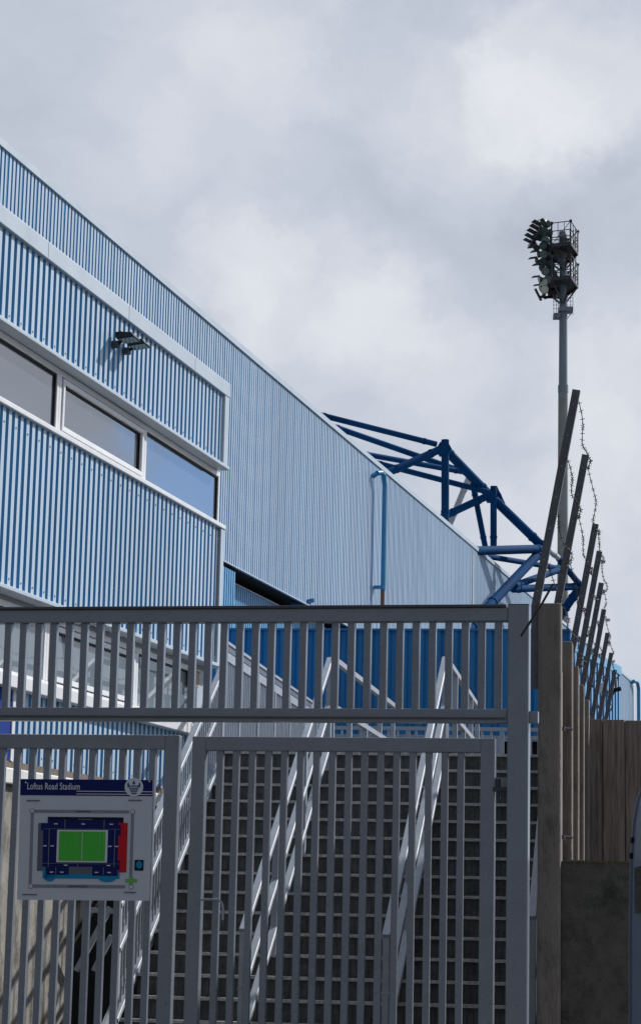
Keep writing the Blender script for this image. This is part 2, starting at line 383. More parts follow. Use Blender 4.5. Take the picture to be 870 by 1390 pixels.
slab(ANX, e4, e3, zw1 + .001, z_c1 - .0365, -.2, wo - .012, M['soffit']).build('window_head', anx)
slab(ANX, sL2, sC + .02, z_s1, z_s1t - .003, -.2, .05, M['white']).build('window_sill', anx, .006)
slab(ANX, e4, e3, z_s1, z_c1 - .04, -.40, -.30, M['dark']).build('room_lining', anx)
zl0, zl1 = z_s2t, az_(290, 911)
wl = -.08
q1, q2, q3, q0 = as_(64, 880, wl), as_(186, 900, wl), as_(263, 940, wl), as_(-45, 880, wl)
window(q0, q1, zl0, zl1, wl, M['glasslow'], .05); window(q1 + .002, q2, zl0, zl1, wl, M['glasslow'], .05, True); window(q2 + .002, q3, zl0, zl1, wl, M['glasslow'], .05)
slab(ANX, q3 + .002, sC - .06, zl0, zl1, -.25, wl - .01, M['trim']).build('end_panel', anx)
slab(ANX, q0, sC - .04, zl1 + .002, z_c2 - .036, -.2, wl - .005, M['soffit']).build('window_head', anx)
slab(ANX, sL2, sC + .02, z_s2, z_s2t - .003, -.2, .05, M['white']).build('window_sill', anx, .006)
# base: brown course, white coping, concrete wall
slab(ANX, sL2, sC - .1, z_br, z_cl3 - .002, -.4, -.03, M['brown']).build('brick_course', anx)
slab(ANX, sL2, sC - .1, z_cp, z_br - .002, -.4, .05, M['coping']).build('coping', anx, .01)
rw = slab(ANX, sL2, as_(100, 1250), 0, z_cp - .003, -.44, .0, M['concrete']).build('retaining_wall')
tag(rw, 'stained buff concrete wall below the white ledge at bottom left', 'wall')
# vent on end panel
s_, z_ = ANX.sz(271, 920)
v = thing('air_vent', 'small cream louvred vent box on the pale panel beside the lower windows', 'vent', ANX.pt(s_, z_, -.05))
slab(ANX, s_ - .09, s_ + .09, z_ - .085, z_ + .085, wl - .01, wl + .05, M['cream']).build('housing', v, .01)
for k in range(4): slab(ANX, s_ - .07 + k * .038, s_ - .05 + k * .038, z_ - .06, z_ + .06, wl + .051, wl + .062, M['brown']).build('louvre', v)

# twin floodlights on the annexe
for (px, py, lab) in ((152, 463, 'upper left black floodlight bracketed on the blue ribbed wall above the windows'), (167, 472, 'lower right black floodlight bracketed on the blue ribbed wall above the windows')):
    s_, z_ = ANX.sz(px - 2, py + 5)
    t = thing('wall_floodlight', lab, 'floodlight', ANX.pt(s_, z_, .02), 'pair of floodlights on the annexe wall')
    b = MB(); b.obox(ANX.pt(s_, z_, .05), ANX.a * .03, ANX.n * .03, Z * .028, M['dark']); b.build('wall_bracket', t, .004)
    b = MB(); b.beam(ANX.pt(s_, z_, .07), ANX.pt(s_, z_ + .05, .12), .02, .02, M['blackplastic']); b.build('arm', t)
    c = ANX.pt(s_, z_ + .062, .155); q5 = .54
    out = (ANX.n * .95 + Z * .10).normalized(); al = ANX.a; up = al.cross(out).normalized()
    if up.z < 0: up = -up
    b = MB()
    def K(x, y, z): return c + (al * x + out * y + up * z) * q5
    pts = [K(-.09, -.09, .08), K(.09, -.09, .08), K(.12, .10, .04), K(-.12, .10, .04)]
    lo = [K(-.17, -.14, -.05), K(.17, -.14, -.05), K(.17, .16, -.05), K(-.17, .16, -.05)]
    b.hexa(lo + pts, M['blackplastic']); b.build('housing', t, .006)
    b = MB(); g = [q - up * .003 + (c - q) * .14 for q in lo]; g2 = [q - up * .006 for q in g]; b.hexa(g2 + g, M['lampglass']); b.build('lamp_glass', t)
    b = MB(); b.obox(K(0, -.13, .05), al * .03, out * .03, up * .025, M['blackplastic']); b.build('junction_box', t, .004)

# ------------------------------------------------------------------ hoarding
HB = frontal(500, 850, 32.0, AZF)
ho = thing('blue_hoarding', 'deep blue ribbed metal hoarding standing behind the stair landing', 'hoarding', HB.pt(HB.sz(300, 900)[0], 3.2, 0))
h0 = HB.sz(288, 900)[0]; h1 = HB.sz(774, 900)[0]; hz = (HB.sz(300, 854)[1] + HB.sz(690, 859)[1]) / 2; hb = HB.sz(600, 998)[1]
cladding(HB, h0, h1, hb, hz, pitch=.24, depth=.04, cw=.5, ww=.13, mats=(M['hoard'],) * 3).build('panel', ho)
slab(HB, h0, h1, hz, hz + .03, -.06, .06, M['hoard']).build('capping', ho)
slab(HB, h0, h1 + .5, 2.6, hb - .07, -.08, -.02, M['black']).build('base_void', ho)
slab(HB, h0, h1, hb - .06, hb - .003, -.05, .07, M['galv']).build('bottom_rail', ho)
slab(HB, HB.sz(684, 990)[0] - .1, HB.sz(684, 990)[0], 3.1, hb - .06, -.01, .08, M['galv']).build('jamb', ho)
slab(HB, HB.sz(722, 990)[0] - .1, HB.sz(722, 990)[0], 3.1, hb - .06, -.01, .08, M['galv']).build('jamb', ho)
# lit return further right
pA = at(775, 873, 33.2); pB = at(838, 892, 36.5)
d = (pB - pA); d.z = 0; d.normalize()
HR = Plane(pA, d, (d.y, -d.x, 0))
e = (pB - pA).dot(d)
hr = thing('side_hoarding', 'sunlit sky blue ribbed hoarding seen behind the leaning steel posts', 'hoarding', HR.pt(0, 0, 0))
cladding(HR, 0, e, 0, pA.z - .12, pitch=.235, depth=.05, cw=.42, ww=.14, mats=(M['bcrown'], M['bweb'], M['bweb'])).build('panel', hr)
slab(HR, 0, e, pA.z - .12, pA.z + .02, -.1, .06, M['bcrown']).build('capping', hr)
# small things fixed there
b = MB(); c = at(816, 934, 32); b.obox(c, (.06, 0, 0), (0, .04, 0), (0, 0, .075), M['coping']); o = b.build('junction_box', None, .01)
tag(o, 'small white box fixed among the leaning posts by the side hoarding', 'electrical box')
t = thing('security_camera', 'small black camera on a bracket at the end of the side hoarding', 'camera', at(836, 945, 35.5))
c = at(836, 936, 35.5)
b = MB(); b.tube(c + Vector((-.07, 0, -.02)), c + Vector((.07, -.03, .015)), .035, M['blackplastic'], 10); b.build('housing', t)
b = MB(); b.tube(c, at(836, 925, 35.9), .025, M['blackplastic'], 8); b.build('bracket', t)
b = MB(); b.tube(c + Vector((-.05, 0, -.02)), c + Vector((-.07, 0, -.10)), .035, M['blackplastic'], 10, r2=.02); b.build('lens_hood', t)

# ------------------------------------------------------------------ staircase
ZL = 3.2; GO = .28; RISE = .168
tp = at(530, 1024, 21.8)
vS = Vector((math.sin(AZF), math.cos(AZF), 0)); uS = Vector((math.cos(AZF), -math.sin(AZF), 0))
ZL = tp.z
TOPC = Vector((tp.x, tp.y, 0))
def sp(u, v, z): q = TOPC + uS * u + vS * v; return Vector((q.x, q.y, z))
lt = at(303, 905, 21.8); U0 = (lt - tp).dot(uS) + .0; U1 = (at(775, 1024, 21.4) - tp).dot(uS)
nst = 19
stair = thing('staircase', 'open outdoor stairs with dark risers and pale nosings rising behind the gate', 'staircase', sp((U0 + U1) / 2, -nst * GO, 0))
steps = MB()
for i in range(nst):
    z = ZL - i * RISE; v0 = -i * GO
    steps.hexa([sp(U0, v0 - .002, max(z - RISE - .03, 0)), sp(U1, v0 - .002, max(z - RISE - .03, 0)), sp(U1, v0 + .30, max(z - RISE - .03, 0)), sp(U0, v0 + .30, max(z - RISE - .03, 0)),
                sp(U0, v0 - .002, z - .004), sp(U1, v0 - .002, z - .004), sp(U1, v0 + .30, z - .004), sp(U0, v0 + .30, z - .004)], M['riser'])
    # vertical flutes on each riser
    k = int((U1 - U0) / .05)
    for j in range(k):
        uu = U0 + (j + .5) * .05
        steps.obox(sp(uu, v0 - .006, z - RISE / 2 - .012), uS * .008, vS * .005, Z * (RISE / 2 - .03), M['riser'])
steps.build('flight', stair)
slab_b = MB()
slab_b.hexa([sp(U0, .0, ZL - .25), sp(U1, .0, ZL - .25), sp(U1, 10.5, ZL - .25), sp(U0 - .2, 10.5, ZL - .25), sp(U0, .0, ZL - .003), sp(U1, .0, ZL - .003), sp(U1, 10.5, ZL - .003), sp(U0 - .2, 10.5, ZL - .003)], M['riser'])
slab_b.build('landing', stair)
nm = MB(); nm.obox((0, 0, 0), uS * (U1 - U0) / 2, vS * .03, Z * .0125, M['nosing'])
first = None
for i in range(nst):
    z = ZL - i * RISE; v0 = -i * GO
    o = nm.build('nosing') if first is None else first.copy()
    if first is None: first = o
    else: col.objects.link(o)
    o.parent = stair; o.location = sp((U0 + U1) / 2, v0 - .012, z) - stair.location
# stringer at the left
b = MB(); b.hexa([sp(U0 - .03, -nst * GO, 0), sp(U0 - .005, -nst * GO, 0), sp(U0 - .005, 0, ZL - .35), sp(U0 - .03, 0, ZL - .35),
                  sp(U0 - .03, -nst * GO, .2), sp(U0 - .005, -nst * GO, .2), sp(U0 - .005, 0, ZL + .02), sp(U0 - .03, 0, ZL + .02)], M['galv']); b.build('stringer', stair)

for x0, y0, x1, y1 in ((104, 1318, 150, 1232), (128, 1318, 152, 1270), (120, 1235, 158, 1237)):
    b = MB(); b.beam(at(x0, y0, 18.3), at(x1, y1, 18.3), .05, .04, M['galv'], side=vS); b.build('under_brace', stair)
# handrails: flights
def vec_on(p, q, f): return p + (q - p) * f
def flight_rail(name, bot, top, drops, posts, w=.062, h=.045, bars=False, base=.95):
    t = MB(); t.beam(bot, top, w, h, M['galv'], side=uS, bev=.006); root = t.build(name, stair)
    for dz in drops:
        k = MB(); k.beam(bot - Z * dz, top - Z * dz, w, h, M['galv'], side=uS, bev=.006); k.build('lower_rail', root)
    for f in posts:
        p = vec_on(bot, top, f); k = MB()
        k.beam(p - Z * (base + .1), p - Z * .02, .05, .06, M['galv'], side=uS); k.build('post', root)
    if bars:
        n = int((top - bot).length / .115)
        for i in range(1, n):
            p = vec_on(bot, top, i / n); k = MB()
            k.tube(p - Z * drops[-1], p, .009, M['galv'], 6); k.build('baluster', root)
    return root
Lb = at(161, 1229, 17.45); Lt = at(303, 905, 21.8)
flight_rail('handrail', Lb, Lt, (.33, .85), (0.002, .5, .995), w=.065, bars=True)
Mb = at(330, 1264, 17.45); Mt = at(448, 895, 21.8)
flight_rail('handrail', Mb, Mt, (.44, .82), (0.005, .33, .66, .995))
Rb = at(524, 1272, 17.45); Rt = at(604, 894, 21.8)
flight_rail('handrail', Rb, Rt, (.44, .82), (0.005, .33, .66, .995))
Xb = at(722, 1247, 17.45); Xt = at(754, 893, 21.8)
flight_rail('handrail', Xb, Xt, (.44, .82), (0.005, .5, .995))
# rails running back along the landing
def landing_rail(top, length, drops, dirv, infill=None, w=.05, h=.05, every=1.25):
    e_ = top + dirv * length
    t = MB(); t.beam(top, e_, w, h, M['galv'], side=uS); root = t.build('landing_rail', stair)
    for dz in drops:
        k = MB(); k.beam(top - Z * dz, e_ - Z * dz, w, h, M['galv'], side=uS); k.build('lower_rail', root)
    n = int(length / every)
    for i in range(n + 1):
        p = top + dirv * min(length, i * every); k = MB(); k.beam(Vector((p.x, p.y, ZL - .01)), p - Z * .02, .05, .05, M['galv'], side=uS); k.build('post', root)
    if infill:
        z0, z1, stp = infill; n = int(length / stp); ks = MB()
        for i in range(min(n, 95)):
            p = top + dirv * (i * stp + .05); k = MB(); k.tube(p - Z * z1, p - Z * z0, .013, M['galv'], 6); k.build('baluster', root)
    return root
def dirto(p, px, py, Y):
    q = at(px, py, Y) - p; q.z = 0; return q.normalized()
landing_rail(at(452, 894, 21.9), 6.2, (.46,), dirto(at(452, 894, 21.9), 538, 965, 27.2))
landing_rail(at(606, 896, 21.9), 6.2, (.46,), dirto(at(606, 896, 21.9), 650, 958, 27.2))
la = at(298, 886, 22.9); ld = dirto(la, 428, 966, 30.3)
landing_rail(la, 8.5, (.92,), ld, infill=(.0, .92, .11), h=.09)
g_ = MB(); a_ = la + Z * .15; g_.beam(a_, a_ + ld * 8.5, .04, .03, M['galv'], side=uS); g_.build('top_rail', stair)
g_ = MB(); a_ = la + Z * .105; g_.beam(a_, a_ + ld * 8.5, .012, .07, M['gate'], side=uS); g_.build('kick_plate', stair)
# frontal guard at the back of the landing
GD = frontal(500, 985, 30.4, AZF)
gl = GD.sz(425, 985)[0]; gr = GD.sz(735, 985)[0]; gz = GD.sz(520, 988)[1]
bg = MB(); slab(GD, gl, gr, gz - .03, gz + .02, -.02, .02, M['galv'], bg); root = bg.build('back_guard', stair)
bg = MB(); slab(GD, gl, gr, ZL + .1, ZL + .14, -.02, .02, M['galv'], bg); bg.build('lower_rail', root)
x_ = gl; i = 0
while x_ < gr:
    k = MB(); w_ = .03 if i % 5 else .06
    slab(GD, x_, x_ + w_, ZL - .003, gz - .03, -.012, .012, M['galv'], k); k.build('baluster', root); x_ += .125; i += 1

# ------------------------------------------------------------------ gateway
def gs(px, py, off=0): return GATE.sz(px, py, off)
gw = thing('steel_gateway', 'grey steel gateway frame with barred top panel spanning the foot of the stairs', 'gateway', GATE.pt(gs(705, 1200)[0], 0, 0))
zt = gs(690, 823)[1]; zr0 = gs(690, 844)[1]; zl_t = gs(690, 963)[1]; zl_b = gs(690, 982)[1]
g0 = gs(-70, 900)[0]; g1 = gs(690, 900)[0]; g2_ = gs(718.5, 900)[0]
b = MB(); b.obox(GATE.pt((g1 + g2_) / 2, zt / 2 - .002, 0), GATE.a * (g2_ - g1) / 2, Z * (zt / 2 + .003), GATE.n * .055, M['gate'], bev=.006); b.build('post', gw)
slab(GATE, g1 + .002, g2_ - .002, zt + .003, zt + .008, -.05, .05, M['gatecap']).build('post_cap', gw)
b = slab(GATE, g0, g1 - .001, zr0, zt - .012, -.05, .045, M['gate']); b.build('top_rail', gw, .006)
slab(GATE, g0, g1 - .012, zt - .011, zt + .006, -.055, .058, M['gatecap']).build('rail_cap', gw, .003)
b = slab(GATE, g0, g1 - .001, zl_b, zl_t, -.045, .04, M['gate']); b.build('lower_rail', gw, .006)
slab(GATE, g0, g1 - .012, zl_b + .022, zl_b + .032, .0405, .05, M['gatecap']).build('rail_bead', gw)
pitch_b = (gs(676, 900)[0] - gs(297, 900)[0]) / (379 / 21.88)
sbar = gs(676, 900)[0]
proto = None; par = gw
def bar(s, z0, z1, parent, w=.044, dpt=.05, plane=GATE, off=0):
    k = MB(); k.obox(plane.pt(s, (z0 + z1) / 2, off), plane.a * w / 2, Z * (z1 - z0) / 2, plane.n * dpt / 2, M['gate'], bev=.004)
    return k.build('bar', parent)
i = 0
while sbar - i * pitch_b > g0 + .05:
    bar(sbar - i * pitch_b, zl_t - .002, zr0 + .002, gw); i += 1
# right-hand link rail to the concrete post
slab(GATE, g2_ + .001, g2_ + .055, gs(720, 966)[1] - .07, gs(720, 966)[1], -.03, .03, M['gate']).build('link_rail', gw)

def leaf(label, pl, x0, x1, ytop, stile_w, bars_x, offc, s_lo=None):
    s0 = pl.sz(x0, 1100)[0] if s_lo is None else s_lo; s1 = pl.sz(x1, 1100)[0]; z1 = pl.sz((x0 + x1) / 2, ytop)[1]
    t = thing('gate_leaf', label, 'gate', pl.pt(s0, .15, offc), 'gate leaves below the gateway frame')
    def sb(a, c, z0, z_1, nm): slab(pl, a, c, z0, z_1, offc - .04, offc + .035, M['gate']).build(nm, t, .006)
    sb(s0 + stile_w, s1 - stile_w, z1 - stile_w * 1.0, z1, 'top_rail')
    sb(s0, s0 + stile_w, .18, z1, 'stile'); sb(s1 - stile_w, s1, .18, z1, 'stile')
    sb(s0 + stile_w, s1 - stile_w, .18, .30, 'bottom_rail')
    for bx in bars_x:
        s = pl.sz(bx, 1100)[0]; bar(s, .29, z1 - stile_w + .002, t, .041, .045, pl, offc)
    return t, s0, s1, z1
rx = [296.5 + 21.85 * k for k in range(16)]
tR, rs0, rs1, rz1 = leaf('right gate leaf of grey square bars, wide single leaf in front of the stairs', GATE, 259, 671, 1001, .088, rx, -.02)
lx = [202.5 - 20.5 * k for k in range(12)]
tL, ls0, ls1, lz1 = leaf('left gate leaf of grey square bars that carries the blue topped sign', GATE, -60, 239.5, 996.5, .092, lx, -.05)
# fixings
s_, z_ = gs(678, 1062)
slab(GATE, s_ - .04, s_ + .045, z_ - .055, z_ - .03, -.03, .02, M['dark']).build('hinge', tR)
slab(GATE, s_ - .03, s_ + .045, z_ - .03, z_ + .03, -.02, .0, M['gate']).build('hinge_plate', tR)
b = MB(); q = gs(690, 1055); b.tube(GATE.pt(s_ - .01, z_ - .1, .0), GATE.pt(s_ - .01, z_ + .02, 0), .014, M['dark']); b.build('hinge_pin', tR)
b = MB()
P = [gs(274, 1221), gs(298, 1221), gs(303, 1226), gs(304.5, 1234), gs(304, 1249)]
b.path([GATE.pt(x[0], x[1], .03) for x in P], .008, M['galv'], 8); b.build('latch_handle', tR)

# loose cable over the corner
b = MB(); P = [at(707, 863, 13.75), at(722, 840, 13.8), at(736, 818, 13.85), at(750, 793, 13.9)]
b.path(P, .0075, M['blackplastic'], 8); tag(b.build('loose_cable'), 'short black cable end sticking out over the corner post of the gateway', 'cable')

# ------------------------------------------------------------------ sign
OS = .05
def bp(px, py, o=0):
    a, z = GATE.sz(px, py, OS); return GATE.pt(a, z, OS + o)
sg = thing('stadium_map_sign', 'blue topped stadium map sign with a green pitch, fixed to the left gate leaf', 'sign', bp(115, 1223))
def sheet(quad, o, th, mt, name, parent=sg, extra=None):
    k = MB(); base = [bp(x, y, o - th) for x, y in quad]; top = [bp(x, y, o) for x, y in quad]; n = len(quad)
    k.poly(base + top, [tuple(range(n)), tuple(range(2 * n - 1, n - 1, -1))] + [(i, i + n, (i + 1) % n + n, (i + 1) % n) for i in range(n)], mt)
    if extra: extra(k)
    return k.build(name, parent)
def shx(y): return -(y - 1058) * .031          # the sign's own slight lean in the picture
def Q(x0, y0, x1, y1, sk=.008):
    f = lambda x, y: (x + shx(y), y + (x - 115) * sk)
    return [f(x0, y1), f(x1, y1), f(x1, y0), f(x0, y0)]
board = sheet(Q(28.5, 1058, 208, 1222), .0, .012, M['s_board'], 'board')
hd = sheet(Q(28.6, 1058.1, 207.9, 1080), .0022, .002, M['s_navy'], 'header')
for y in (1073.6, 1077.3): sheet(Q(105 if y > 1075 else 105, y, 207.9, y + .9), .0034, .001, M['s_white'], 'header_line')
def disc(cx, cy, rx, ry, o, mt, name, parent=sg, n=28):
    q = [(cx + rx * math.cos(-2 * math.pi * k / n), cy - ry * math.sin(-2 * math.pi * k / n)) for k in range(n)]
    return sheet(q[::-1], o, .001, mt, name, parent)
cr_ = disc(182.5, 1068.5, 12.6, 12.6, .005, M['s_white'], 'emblem')
def dark(q, o=.0064, mt=None): sheet(q, o, .001, mt or M['s_blue'], 'emblem_mark', cr_)
for yy, hw in ((1069.2, 6.6), (1071.6, 5.9), (1074.0, 4.6)): dark([(182.5 - hw * .93, yy + 1.5), (182.5 + hw * .93, yy + 1.5), (182.5 + hw, yy), (182.5 - hw, yy)])
dark([(179.4, 1078.2), (185.6, 1078.2), (186.4, 1076.6), (178.6, 1076.6)])
dark([(177.6, 1067.8), (187.4, 1067.8), (187.4, 1066.2), (177.6, 1066.2)])
for sx in (-1, 1):
    w_ = [(182.5 + sx * 4.6, 1068.2), (182.5 + sx * 8.6, 1068.8), (182.5 + sx * 9.0, 1063.8), (182.5 + sx * 7.0, 1062.0), (182.5 + sx * 6.6, 1064.8)]
    dark(w_ if sx > 0 else w_[::-1])
disc(182.5, 1063.2, 1.9, 1.9, .0064, M['s_blue'], 'emblem_mark', cr_); dark([(181.9, 1062), (183.1, 1062), (183.1, 1059.4), (181.9, 1059.4)], .0075)

# street ring
for q in (Q(46.5, 1099.6, 177, 1103.6), Q(47, 1201, 175, 1205.4)): sheet(q, .0022, .001, M['s_grey'], 'road_line')
for q in (Q(44, 1103, 48, 1202), Q(180, 1103, 184, 1202)): sheet(q, .0022, .001, M['s_grey'], 'road_line')
for (x, y) in ((46, 1101.5), (182, 1101.5), (47, 1203.4), (183, 1203.4)):
    disc(x + shx(y), y + (x - 115) * .008, 3.4, 3.4, .0036, M['s_grey'], 'road_node'); disc(x + shx(y), y + (x - 115) * .008, 2.5, 2.5, .005, M['s_board'], 'road_node')
# stands
def S(x0, y0, x1, y1, o, mt, nm='map_block'): return sheet(Q(x0 + 1.7, y0 - .4, x1 + 1.9, y1 - .4), o, .001, M[mt], nm)
S(65.5, 1109.5, 168, 1118, .0026, 's_black'); S(53, 1118, 70, 1183, .0024, 's_dgrey')
S(66, 1114, 164, 1125, .0040, 's_navy'); S(60, 1124, 168, 1177, .0033, 's_navy'); S(57, 1118, 68, 1128, .0045, 's_navy')
S(65, 1177, 96, 1188, .0042, 's_navy'); S(128, 1177, 162, 1189, .0042, 's_navy'); S(96, 1177, 129, 1186, .0038, 's_dgrey')
S(61, 1180, 165, 1193, .0030, 's_cyan')
disc(68, 1191, 7.5, 5.5, .0030, M['s_cyan'], 'map_block'); disc(146, 1192, 12, 5.5, .0031, M['s_cyan'], 'map_block')
S(162, 1117, 174, 1184, .0048, 's_red'); S(161, 1120, 165, 1134, .0058, 's_navy'); S(161, 1168, 165, 1181, .0058, 's_navy')
S(79, 1127, 147.5, 1171, .0050, 's_white'); S(82, 1129, 144.5, 1169, .0062, 's_green')
for k in range(1, 8): S(82 + k * 7.8, 1129.2, 82.5 + k * 7.8, 1168.8, .0070, 's_lgreen', 'pitch_line') if k % 2 else None
S(113, 1131, 113.5, 1167, .0074, 's_white', 'pitch_line')
for q in ((84, 1131, 142.6, 1131.5), (84, 1166.6, 142.6, 1167.1), (84, 1131, 84.5, 1167), (142.2, 1131, 142.7, 1167), (84, 1141, 90, 1141.4), (84, 1157, 90, 1157.4), (90, 1141, 90.4, 1157.4), (136.6, 1141, 142.6, 1141.4), (136.6, 1157, 142.6, 1157.4), (136.4, 1141, 136.8, 1157.4)):
    S(*q, .0073, 's_lgreen', 'pitch_line')
for q in ((89, 1113, 89.5, 1126), (142, 1113, 142.5, 1126), (60, 1125.6, 164, 1126), (68, 1126, 68.5, 1177), (157, 1126, 157.5, 1177), (60, 1172.6, 164, 1173), (108, 1172.6, 108.4, 1178), (78.5, 1178, 79, 1187), (143, 1178, 143.4, 1188)):
    S(*q, .0066, 's_grey', 'block_line')
for (x, y) in ((77, 1119), (114, 1119), (152, 1119), (63, 1149), (73, 1149), (151, 1149), (160, 1149), (73, 1184.5), (87, 1184.5), (134, 1184.5), (151, 1184.5), (92, 1175), (150, 1175)):
    S(x - 2.3, y - .7, x + 2.3, y + .7, .0078, 's_white', 'block_mark')
S(183 + 2, 1167 - 0, 197, 1181.5, .0030, 's_black', 'icon'); disc(189.5, 1174, 4.2, 5.2, .0042, M['s_cyan'], 'icon')
S(173, 1193, 189, 1197.5, .0040, 's_lime', 'icon'); S(178.5, 1190, 183.5, 1200, .0042, 's_lime', 'icon')
for q in ((36, 1087, 54, 1088.6), (174, 1085.5, 192, 1087), (103, 1100.8, 123, 1102.4), (96, 1202.6, 122, 1204.2), (34, 1214.5, 54, 1216), (172, 1210.5, 188, 1212), (107, 1112, 126, 1113.4)):
    S(*q, .0060, 's_dgrey' if q[1] < 1100 or q[1] > 1205 else 's_dgrey', 'caption_line')
for (x, y) in ((36, 1062), (203.5, 1060.5), (31.5, 1218), (199.5, 1219)): disc(x, y, 1.1, 1.1, .006, M['s_white'], 'screw')
cu_ = bpy.data.curves.new('lettering', 'FONT'); cu_.body = 'Loftus Road Stadium'; cu_.extrude = .0008; cu_.space_character = 1.05; cu_.offset = .004
cu_.size = 1
to = bpy.data.objects.new('lettering', cu_); col.objects.link(to)
bpy.context.view_layer.update(); dg = bpy.context.evaluated_depsgraph_get()
me = bpy.data.meshes.new_from_object(to.evaluated_get(dg)); bpy.data.objects.remove(to)
xs = [v_.co.x for v_ in me.vertices]; wd = max(xs) - min(xs); ysx = [v_.co.y for v_ in me.vertices]; capH = max(ysx)
pL = bp(38, 1071.4, .0034); pR = bp(109, 1072.0, .0034); pU = bp(38, 1062.4, .0034)
ex = (pR - pL) / wd; ey = (pU - pL) / capH
for v_ in me.vertices:
    c = v_.co.copy(); v_.co = pL + ex * (c.x - min(xs)) + ey * c.y + GATE.n * c.z - sg.location
me.materials.clear(); me.materials.append(M['s_white'])
to = bpy.data.objects.new('lettering', me); col.objects.link(to); to.parent = sg

# ------------------------------------------------------------------ street fence of concrete posts and steel arms
D0, DS = 15.1, 2.08
fr = [(762, 821), (777, 872.5), (785.4, 905.5), (792.6, 930.7), (799.4, 951)]
tops = [(781.6, 529), (794, 617), (807.6, 711), (813, 748), (815.5, 791), (819, 827), (824, 859), (829, 886), (834, 909)]
PW = .152; ordn = ['nearest', 'second', 'third', 'fourth', 'fifth', 'sixth', 'seventh', 'eighth', 'ninth']
vF = vS; uF = uS; postpos = []
for i in range(9):
    D = D0 + DS * i
    if i < 5: c = at(*fr[i], D)
    else:
        last = postpos[4][0]; c = Vector((last.x + math.tan(R(8.3)) * DS * (i - 4), last.y + DS * (i - 4), 3.5))
    postpos.append((c, D))
    if i < 5:
        b = MB(); cc = c - uF * PW / 2
        dep = .09
        b.obox(Vector((cc.x, cc.y, c.z / 2)), uF * PW / 2, Z * c.z / 2, vF * dep, M['post'], bev=.012)
        o = b.build('concrete_post', None, .012)
        second_post = o if i == 1 else (second_post if i > 1 else None)
        tag(o, ('nearest and tallest looking concrete fence post, right beside the gateway post' if i == 0 else '%s concrete fence post back from the gateway, in the row along the street' % ordn[i]), 'fence post', 'concrete posts of the street fence')
panel_n = 0
for i in range(4):
    c, D = postpos[i]; e_, _ = postpos[i + 1]
    a0 = Vector((c.x, c.y, 0)) - uF * (PW * .62) + vF * .1; a1 = Vector((e_.x, e_.y, 0)) - uF * (PW * .62) - vF * .1
    zt_ = min(c.z, e_.z) - .25
    b = MB(); b.beam(a0 + Z * zt_ / 2, a1 + Z * zt_ / 2, .05, zt_, M['post'], side=uF)
    o = b.build('fence_panel'); tag(o, 'plain concrete infill panel between the %s and %s posts of the street fence' % (ordn[i], ordn[i + 1]), 'fence panel', 'infill panels of the street fence')
# brackets on the side of second post
for y, k in ((989, 'upper'), (1136, 'lower')):
    b = MB(); b.tube(at(763.5, y, 16.8), at(776.5, y + 1, 16.8), .010, M['arm'], 8); b.tube(at(764, y - 2.5, 16.75), at(764, y + 3, 16.75), .014, M['arm'], 8)
    b.build('bracket', second_post)
# steel arms: short upright plate, then a long leaning angle section
arm_axis = []
for i, (tx, ty) in enumerate(tops):
    D = D0 + .0 + DS * i
    T = at(tx, ty, D)
    zb = (postpos[i][0].z if i < 5 else 3.5) - .02
    # lean of about ten degrees, measured in the picture
    k = (T.z - zb)
    B_ = Vector((T.x - k * .183, T.y, zb))
    b = MB(); dn = (T - B_).normalized()
    b.beam(B_, T, .052, .007, M['arm'], side=uF)
    side = (uF - dn * uF.dot(dn)).normalized()
    b.beam(B_ + side * .024 + vF * .024, T + side * .024 + vF * .024, .006, .05, M['arm'], side=side)
    # holes and bolts read as small bright heads
    n = 7
    for j in range(n):
        p_ = B_ + (T - B_) * ((j + .5) / n)
        b.tube(p_ - vF * .001, p_ - vF * .010, .005, M['galv'], 8)
    b.beam(B_ - Z * .55, B_ + Z * .02, .052, .007, M['arm'], side=uF)
    b.beam(B_ - Z * .55 + uF * .024 + vF * .024, B_ + Z * .02 + uF * .024 + vF * .024, .006, .05, M['arm'], side=uF)
    o = b.build('leaning_post'); arm_axis.append((B_, T))
    tag(o, ('%s leaning steel angle post, counted back from the gateway' % ordn[i]) if i else 'tallest looking leaning steel angle post, rising beside the nearest concrete post', 'steel post', 'leaning steel posts on the street fence')
# barbed wire
names = ['topmost', 'second highest', 'middle', 'lowest']
for k, tt in enumerate((.93, .66, .42, .2)):
    b = MB(); rnd = random.Random(k + 3)
    for i in range(8):
        a = arm_axis[i]; c = arm_axis[i + 1]
        p0 = a[0] + (a[1] - a[0]) * tt + uF * .04; p1 = c[0] + (c[1] - c[0]) * tt + uF * .04
        n = 18; pts = []; ph = rnd.uniform(0, 6); sag = rnd.uniform(.05, .14); amp = rnd.uniform(.015, .04)
        for j in range(n + 1):
            f = j / n; e_ = 4 * f * (1 - f)
            pts.append(p0.lerp(p1, f) - Z * sag * e_ + uF * (amp * math.sin(ph + f * 9) * e_ + .02 * e_) + Z * .01 * math.sin(f * 25 + ph))
        b.path(pts, .0032, M['wire'], 5)
        for j in range(n):
            for g in (.0,):
                q = pts[j].lerp(pts[j + 1], g)
                a1 = Vector((rnd.uniform(-1, 1), rnd.uniform(-.3, .3), rnd.uniform(-1, 1))).normalized() * .017
                b.tube(q - a1, q + a1, .003, M['wire'], 4)
                b.tube(q - a1.cross(vF), q + a1.cross(vF), .003, M['wire'], 4)
    tag(b.build('barbed_wire'), '%s strand of barbed wire strung between the leaning steel posts' % names[k], 'barbed wire', 'barbed wire strands')

